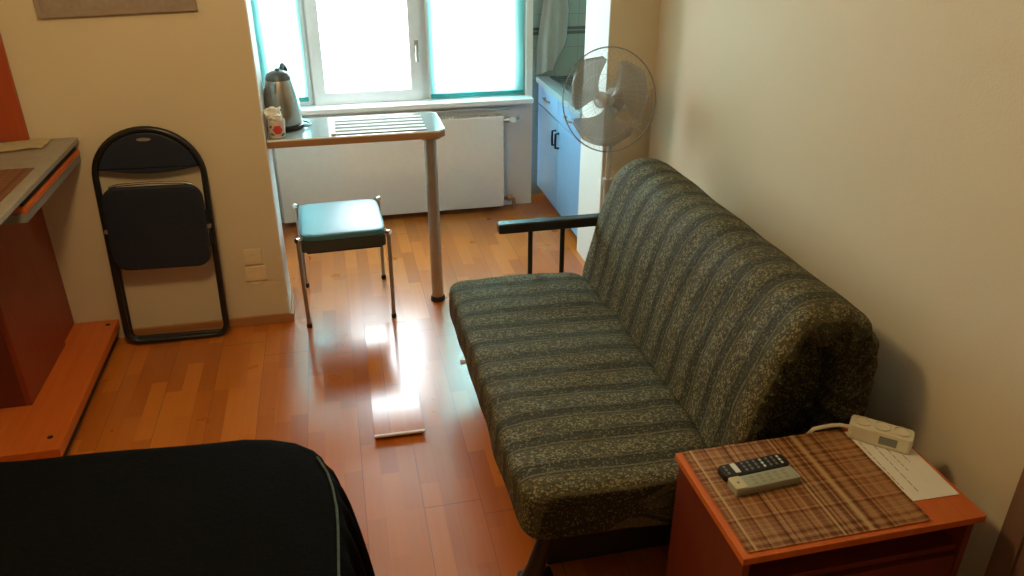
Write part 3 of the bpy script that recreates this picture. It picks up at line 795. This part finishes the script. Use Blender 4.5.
stn = [(2.957, 0.05, 0), (2.957, 0.60, 0), (2.953, 0.86, 0), (2.944, 0.95, 0), (2.925, 0.988, 0), (2.89, 1.0, 0)]
stn += [(2.86 - 0.04 * k, 1.0, 0) for k in range(30)]
stn += [(1.665 - 0.016, 1.0, 0.004), (1.622, 0.998, 0.010), (1.597, 0.988, 0.020), (1.577, 0.965, 0.030), (1.562, 0.925, 0.042), (1.555, 0.865, 0.05), (1.557, 0.78, 0.06), (1.572, 0.70, 0.07), (1.60, 0.63, 0.07), (1.65, 0.57, 0.06), (1.71, 0.53, 0.03), (1.73, 0.05, 0)]
obj('backrest_cushion', swept(bprof, stn, 0, 0.008, 1, 4.1), 'fabric', sf, ang=80)
fr = boxes('bedding_box', 'black_plastic', sf, ((0.49, 1.70, 0.02), (1.12, 2.86, 0.235)), bev=0.004)
bm = bm_new()
tube(bm, [(0.43, 1.68, 0.232), (1.05, 1.68, 0.232), (1.05, 2.88, 0.232), (0.43, 2.88, 0.232)], 0.014, 10, True)
obj('base_frame', bm, 'black_metal', sf)
for y in (1.67, 2.84):
    bm = bm_new(); s = -1 if y < 2 else 1
    dx = 0.0 if y < 2 else 0.075
    tube(bm, [(0.50 + dx, y, 0.235), (0.47 + dx, y, 0.15), (0.445 + dx, y + s * 0.005, 0.06), (0.425 + dx, y + s * 0.01, 0.018)], [0.020, 0.024, 0.028, 0.030], 12)
    box(bm, (0.395 + dx, y - 0.03, 0.0), (0.50 + dx, y + 0.03, 0.022), 0.006); obj('leg', bm, 'black_metal', sf)
    bm = bm_new(); tube(bm, [(1.16, y, 0.26), (1.17, y, 0.14), (1.19, y, 0.0)], 0.018, 12); obj('leg', bm, 'black_metal', sf)
bm = bm_new(); tube(bm, [(0.388, 2.52, 0.262), (0.366, 2.52, 0.262)], [0.008, 0.010], 10); obj('frame_peg', bm, 'white_paint', sf)
# armrest at the window end
bm = bm_new(); box(bm, (0.605, 2.945, 0.585), (1.09, 2.995, 0.628), 0.008, 3); ar = obj('armrest', bm, 'black_plastic', sf)
for px in (0.745, 0.885):
    bm = bm_new(); tube(bm, [(px, 2.972, 0.588), (px, 2.972, 0.30), (px, 2.94, 0.255), (px, 2.87, 0.235)], 0.0105, 10); obj('post', bm, 'black_metal', ar)
# back brackets joining backrest to frame
for y in (1.95, 2.6):
    bm = bm_new(); tube(bm, [(1.06, y, 0.24), (1.18, y, 0.27), (1.27, y, 0.50)], 0.012, 10); obj('hinge_bracket', bm, 'black_metal', sf)

# ------------------------------------------------------------------ nightstand
NX0, NX1, NY0, NY1, NZ = 0.782, 1.41, 1.148, 1.528, 0.53
t = thing('nightstand', 'orange nightstand with an open front compartment at the near end of the sofa', 'nightstand', (0, 0, 0))
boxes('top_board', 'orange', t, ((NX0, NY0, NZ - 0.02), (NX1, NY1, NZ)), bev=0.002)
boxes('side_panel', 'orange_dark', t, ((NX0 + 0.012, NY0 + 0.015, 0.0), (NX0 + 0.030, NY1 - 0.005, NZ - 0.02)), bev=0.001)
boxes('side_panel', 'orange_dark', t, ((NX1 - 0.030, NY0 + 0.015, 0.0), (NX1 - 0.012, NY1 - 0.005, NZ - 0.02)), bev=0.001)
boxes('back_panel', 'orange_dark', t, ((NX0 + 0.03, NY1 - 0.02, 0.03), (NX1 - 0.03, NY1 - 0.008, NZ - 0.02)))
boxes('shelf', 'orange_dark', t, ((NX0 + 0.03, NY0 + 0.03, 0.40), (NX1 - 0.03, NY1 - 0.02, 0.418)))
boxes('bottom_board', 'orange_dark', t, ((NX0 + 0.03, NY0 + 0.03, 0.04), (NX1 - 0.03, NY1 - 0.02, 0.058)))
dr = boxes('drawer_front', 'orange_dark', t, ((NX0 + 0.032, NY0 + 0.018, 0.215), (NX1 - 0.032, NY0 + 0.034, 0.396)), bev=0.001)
bm = bm_new(); lathe(bm, [(0.006, 0), (0.006, 0.012), (0.013, 0.018), (0.012, 0.026), (0, 0.028)], 16, (0, 0, 0), Matrix.Translation(((NX0 + NX1) / 2, NY0 + 0.018, 0.31)) @ Matrix.Rotation(R(90), 4, 'X')); obj('knob', bm, 'grey_metal', dr)

t = thing('woven_placemat', 'brown plaid reed placemat covering most of the nightstand top', 'placemat', (1.032, 1.343, NZ + 0.0005))
bm = bm_new(); nx, ny = 24, 18; g = []
for j in range(ny + 1):
    g.append([bm.verts.new((-0.234 + 0.468 * i / nx, -0.181 + 0.362 * j / ny, 0.003 + (0.003 * (max(0, i / nx - 0.9) * 10) ** 2) * (1 - j / ny) + 0.0007 * math.sin(i * 1.3 + j))) for i in range(nx + 1)])
for j in range(ny):
    for i in range(nx): bm.faces.new((g[j][i], g[j][i + 1], g[j + 1][i + 1], g[j + 1][i]))
bmesh.ops.solidify(bm, geom=list(bm.faces), thickness=0.0025); obj('reeds', bm, 'plaid', t)

t = thing('paper_sheet', 'white handwritten paper sheet between the placemat and the wall', 'paper', (1.322, 1.36, NZ + 0.001), R(-1.5))
bm = bm_new(); box(bm, (-0.078, -0.132, 0.0), (0.078, 0.15, 0.0012)); obj('sheet', bm, 'paper', t)
for i, (x_, y0, y1) in enumerate(((-0.045, -0.09, 0.10), (-0.015, -0.108, 0.11), (0.010, -0.03, 0.11), (0.036, 0.0, 0.10))):
    bm = bm_new(); yy = y1
    while yy > y0:
        ln = 0.010 + 0.016 * rnd.random(); box(bm, (x_ - 0.0008, max(y0, yy - ln), 0.0011), (x_ + 0.0010, yy, 0.0016)); yy -= ln + 0.005
    obj('written_line', bm, 'ink', t)

# power strip
t = thing('power_strip', 'white three-way power strip lying against the wall on the nightstand', 'power strip', (1.340, 1.447, NZ + 0.003), R(-42))
bm = bm_new(); prism(bm, rrect(-0.088, -0.029, 0.070, 0.029, 0.012), 0.0, 0.046, 0.006); bd = obj('body', bm, 'ivory', t)
for i in range(3):
    bm = bm_new(); lathe(bm, [(0.0205, 0.0), (0.021, 0.003), (0.019, 0.003), (0.018, -0.008), (0.0, -0.008)], 22, (-0.058 + i * 0.048, 0.0, 0.0465)); s_ = obj('outlet', bm, 'ivory', bd)
    bm = bm_new()
    for q in (-1, 1): lathe(bm, [(0.003, 0.0), (0.0, 0.0008)], 8, (-0.058 + i * 0.048 + q * 0.007, 0.0, 0.0392))
    obj('pin_hole', bm, 'dark_hole', s_)
boxes('rating_plate', 'grey_button', bd, ((-0.010, -0.0302, 0.012), (0.034, -0.0285, 0.036)), bev=0.0005)
Ti = (Matrix.Translation((1.340, 1.447, NZ + 0.003)) @ Matrix.Rotation(R(-42), 4, 'Z')).inverted()
bm = bm_new(); tube(bm, [Ti @ Vector(p) for p in ((1.275, 1.505, 0.552), (1.255, 1.517, 0.552), (1.232, 1.523, 0.550), (1.208, 1.524, 0.548), (1.186, 1.530, 0.541), (1.175, 1.536, 0.52), (1.172, 1.537, 0.40))], 0.0058, 10); obj('cable', bm, 'ivory', t)

# remotes
MZ = NZ + 0.0050
t = thing('remote_control', 'black remote control with pale key rows lying behind the grey one', 'remote', (0.944, 1.414, MZ), R(4), 'remote controls on the placemat')
bm = bm_new(); prism(bm, rrect(-0.094, -0.024, 0.094, 0.024, 0.014), 0.0, 0.019, 0.005); obj('case', bm, 'black_plastic', t)
bm = bm_new(); box(bm, (-0.060, -0.017, 0.0185), (-0.046, 0.018, 0.0215), 0.001); obj('white_key', bm, 'white_button', t)
for i, x_ in enumerate((-0.078, -0.028, -0.012, 0.006, 0.024, 0.042, 0.058, 0.074)):
    bm = bm_new()
    for j in range(3): box(bm, (x_ - 0.003, -0.016 + j * 0.012, 0.0185), (x_ + 0.003, -0.008 + j * 0.012, 0.0208), 0.0008)
    obj('key_row', bm, 'white_button' if i in (4, 7) else 'grey_button', t)
t = thing('remote_control', 'grey green remote control with a beige end lying in front of the black one', 'remote', (0.944, 1.360, MZ), R(4), 'remote controls on the placemat')
bm = bm_new(); prism(bm, rrect(-0.090, -0.0235, 0.090, 0.0235, 0.006), 0.0, 0.022, 0.004); obj('case', bm, 'grey_remote', t)
bm = bm_new(); prism(bm, rrect(-0.091, -0.0215, -0.058, 0.0225, 0.006), 0.0215, 0.0245, 0.001); obj('end_pad', bm, 'beige_button', t)
bm = bm_new(); lathe(bm, [(0.004, 0.0243), (0.0035, 0.0256), (0, 0.0257)], 12, (-0.074, 0.0, 0)); obj('power_key', bm, 'grey_button', t)
for i in range(5):
    bm = bm_new()
    for j in range(3): box(bm, (-0.035 + i * 0.022, -0.014 + j * 0.011, 0.0216), (-0.024 + i * 0.022, -0.007 + j * 0.011, 0.0228), 0.0006)
    obj('key_row', bm, flat('olive_key', (0.28, 0.28, 0.19), 0.5) if i == 0 else bpy.data.materials['olive_key'], t)
t.name = 'remote_control'

# ------------------------------------------------------------------ pedestal fan
fn = thing('pedestal_fan', 'grey pedestal fan with smoky blades standing in the corner behind the sofa', 'fan', (1.215, 3.365, 0.0))
bm = bm_new(); lathe(bm, [(0.155, 0.0), (0.16, 0.008), (0.15, 0.022), (0.06, 0.035), (0.03, 0.05), (0.028, 0.09), (0.0, 0.09)], 40); obj('base', bm, 'fan_plastic', fn)
bm = bm_new(); tube(bm, [(0, 0, 0.05), (0, 0, 0.62)], 0.017, 16); obj('pole', bm, 'fan_plastic', fn)
bm = bm_new(); tube(bm, [(0, 0, 0.60), (0, 0, 0.645)], 0.023, 16); tube(bm, [(0, 0, 0.64), (0, 0, 0.93)], 0.0125, 16); obj('upper_pole', bm, 'fan_plastic', fn)
hd = Vector((-0.70, -0.68, 0.20)).normalized()
HC = Vector((-0.030, -0.015, 1.018))   # hub centre
zx = Vector((0, 0, 1)).cross(hd).normalized(); zy = hd.cross(zx)
T = Matrix(((zx.x, zy.x, hd.x, HC.x), (zx.y, zy.y, hd.y, HC.y), (zx.z, zy.z, hd.z, HC.z), (0, 0, 0, 1)))
bm = bm_new(); lathe(bm, [(0.0, -0.19), (0.035, -0.185), (0.052, -0.165), (0.058, -0.12), (0.055, -0.07), (0.03, -0.055), (0.0, -0.055)], 28, (0, 0, 0), T); mh = obj('motor_housing', bm, 'fan_plastic', fn)
q = T @ Vector((0, -0.03, -0.11))
bm = bm_new(); tube(bm, [(0, 0, 0.915), (0.004, 0.004, 0.95), q], [0.022, 0.022, 0.03], 14); obj('neck', bm, 'fan_plastic', fn)
bm = bm_new(); lathe(bm, [(0.0, 0.028), (0.016, 0.022), (0.024, 0.006), (0.027, -0.02), (0.0, -0.022)], 28, (0, 0, 0), T); hb = obj('hub', bm, 'fan_plastic', fn)
bm = bm_new(); lathe(bm, [(0.0, 0.036), (0.008, 0.033), (0.010, 0.024), (0.0, 0.022)], 16, (0, 0, 0), T); obj('spinner_nut', bm, 'chrome', hb)
def blade(a0):
    bm = bm_new(); nr, na = 12, 14; g = []
    for i in range(nr + 1):
        s = i / nr; r = 0.026 + 0.178 * s
        wid = R(28) + R(80) * math.sin(min(1, s * 1.15) * math.pi / 2) ** 1.2
        if s > 0.8: wid *= math.sqrt(max(0.05, 1 - ((s - 0.8) / 0.215) ** 2))
        row = []
        for k in range(na + 1):
            u = k / na - 0.5
            a = a0 + u * wid - R(16) * s
            row.append(bm.verts.new(T @ Vector((r * math.cos(a), r * math.sin(a), 0.034 * (-u) * (0.5 + s) + 0.006 * math.cos(u * 3)))))
        g.append(row)
    for i in range(nr):
        for k in range(na): bm.faces.new((g[i][k], g[i][k + 1], g[i + 1][k + 1], g[i + 1][k]))
    bmesh.ops.solidify(bm, geom=list(bm.faces), thickness=0.002)
    return obj('blade', bm, 'blade', fn, ang=70)
for k in range(3): blade(R(42 + 120 * k))
RC = 0.228
def grille(name, zs, depth):
    bm = bm_new()
    nw = 44
    for i in range(nw):
        a = 2 * math.pi * i / nw; p = []
        for k in range(8):
            s = k / 7; r = 0.035 + (RC - 0.035) * s
            a2 = a + 0.35 * (1 - s) * (1 if zs > 0 else -1)
            p.append(T @ Vector((r * math.cos(a2), r * math.sin(a2), zs * depth * math.sqrt(max(0, 1 - s ** 3.2)) + (-0.006))))
        tube(bm, p, 0.00055, 4)
    for rr in (0.036, 0.11, 0.17):
        s = (rr - 0.035) / (RC - 0.035)
        zz = zs * depth * math.sqrt(max(0, 1 - s ** 3.2)) - 0.006
        tube(bm, [T @ Vector((rr * math.cos(2 * math.pi * k / 48), rr * math.sin(2 * math.pi * k / 48), zz)) for k in range(48)], 0.0008, 5, True)
    return obj(name, bm, 'wire', fn)
fg = grille('front_grille', 1, 0.065)
grille('rear_grille', -1, 0.075)
bm = bm_new(); tube(bm, [T @ Vector((RC * math.cos(2 * math.pi * k / 72), RC * math.sin(2 * math.pi * k / 72), -0.006)) for k in range(72)], 0.0032, 8, True)
obj('rim_ring', bm, flat('fan_rim', (0.20, 0.19, 0.17), 0.4), fn)
bm = bm_new(); lathe(bm, [(0.0, 0.068), (0.028, 0.066), (0.036, 0.060), (0.036, 0.056), (0.0, 0.056)], 28, (0, 0, 0), T); obj('centre_badge', bm, thin_clear('clear_badge', (0.8, 0.8, 0.8), 0.4, 0.2, (0.5, 0.48, 0.45)), fg)

# ------------------------------------------------------------------ bed in the foreground
bd = thing('bed', 'bed covered by a black bedspread in the near left corner', 'bed', (0, 0, 0))
ZB = 0.47
def outline():
    pts = []
    pts += [(-1.50 + 0.09 * k, 2.015 - 0.0063 * k) for k in range(13)]                  # far edge
    pts += [(-0.345, 1.935), (-0.27, 1.915), (-0.205, 1.885), (-0.155, 1.842), (-0.128, 1.79), (-0.106, 1.73), (-0.092, 1.66), (-0.084, 1.58)]
    y = 1.52
    while y > 0.30: pts.append((-0.084 + 0.002 * math.sin(y * 9), y)); y -= 0.055
    pts += [(-0.07, 0.27), (-0.12, 0.25)]
    pts += [(-0.3 - 0.2 * k, 0.25) for k in range(6)]
    pts += [(-1.5, 0.30)] + [(-1.5, 0.5 + 0.2 * k) for k in range(7)]
    return pts
def dense(pts, d=0.009):
    out = []
    for a, b in zip(pts, pts[1:] + pts[:1]):
        a, b = Vector((*a, 0)), Vector((*b, 0)); n = max(1, int((b - a).length / d))
        out += [a.lerp(b, k / n) for k in range(n)]
    return out
OL = dense(outline())
cx = Vector((-0.8, 1.1, 0)); n = len(OL)
nrm = []
for i in range(n):
    d = OL[(i + 7) % n] - OL[i - 7]; nv = Vector((d.y, -d.x, 0)).normalized()
    if nv.dot(OL[i] - cx) < 0: nv = -nv
    nrm.append(nv)
bm = bm_new(); rings = []
acc = 0.0; arc = []
for i in range(n): arc.append(acc); acc += (OL[(i + 1) % n] - OL[i]).length
for f, dz in ((0.02, 0.012), (0.3, 0.012), (0.6, 0.010), (0.85, 0.006), (0.95, 0.002), (0.985, -0.003), (1.0, -0.012)):
    rings.append([bm.verts.new(Vector((*(cx.lerp(OL[i], f)).xy, ZB + dz + 0.006 * noise.noise(Vector((OL[i].x * f * 4, OL[i].y * f * 4, 1)))))) for i in range(n)])
for k in range(1, 15):
    s = k / 14
    ring = []
    for i in range(n):
        fold = math.sin(arc[i] * 74 + 1.7 * math.sin(arc[i] * 9)) * (0.65 + 0.35 * math.sin(arc[i] * 5 + 1))
        corner = math.exp(-((arc[i] - 1.62) / 0.14) ** 2)
        off = 0.034 * s ** 0.45 + s * 0.016 + 0.042 * fold * s ** 0.6
        P = OL[i] + nrm[i] * off
        ring.append(bm.verts.new((P.x, P.y, ZB - 0.012 - s * (ZB - 0.042) + 0.012 * s * noise.noise(Vector((arc[i] * 6, 3, 0))))))
    rings.append(ring)
for a, b in zip(rings, rings[1:]):
    for i in range(n): bm.faces.new((a[i], a[(i + 1) % n], b[(i + 1) % n], b[i]))
bm.faces.new(rings[0])
bs = obj('bedspread', bm, 'bedspread', bd, ang=70)
bm = bm_new()
edge = [i for i in range(n) if OL[i].x > -0.150 and 0.3 < OL[i].y < 1.80]
tube(bm, [OL[i] - nrm[i] * 0.012 + Vector((0, 0, ZB + 0.001)) for i in edge], 0.0032, 8)
obj('edge_binding', bm, 'binding', bs)
bm = bm_new(); box(bm, (-1.46, 0.33, 0.16), (-0.20, 1.82, 0.45), 0.05, 4); obj('mattress', bm, 'duvet', bd)
for px, py in ((-1.4, 0.42), (-0.3, 0.42), (-1.4, 1.72), (-0.3, 1.72)):
    bm = bm_new(); tube(bm, [(px, py, 0.0), (px, py, 0.18)], 0.025, 12); obj('leg', bm, 'black_metal', bd)
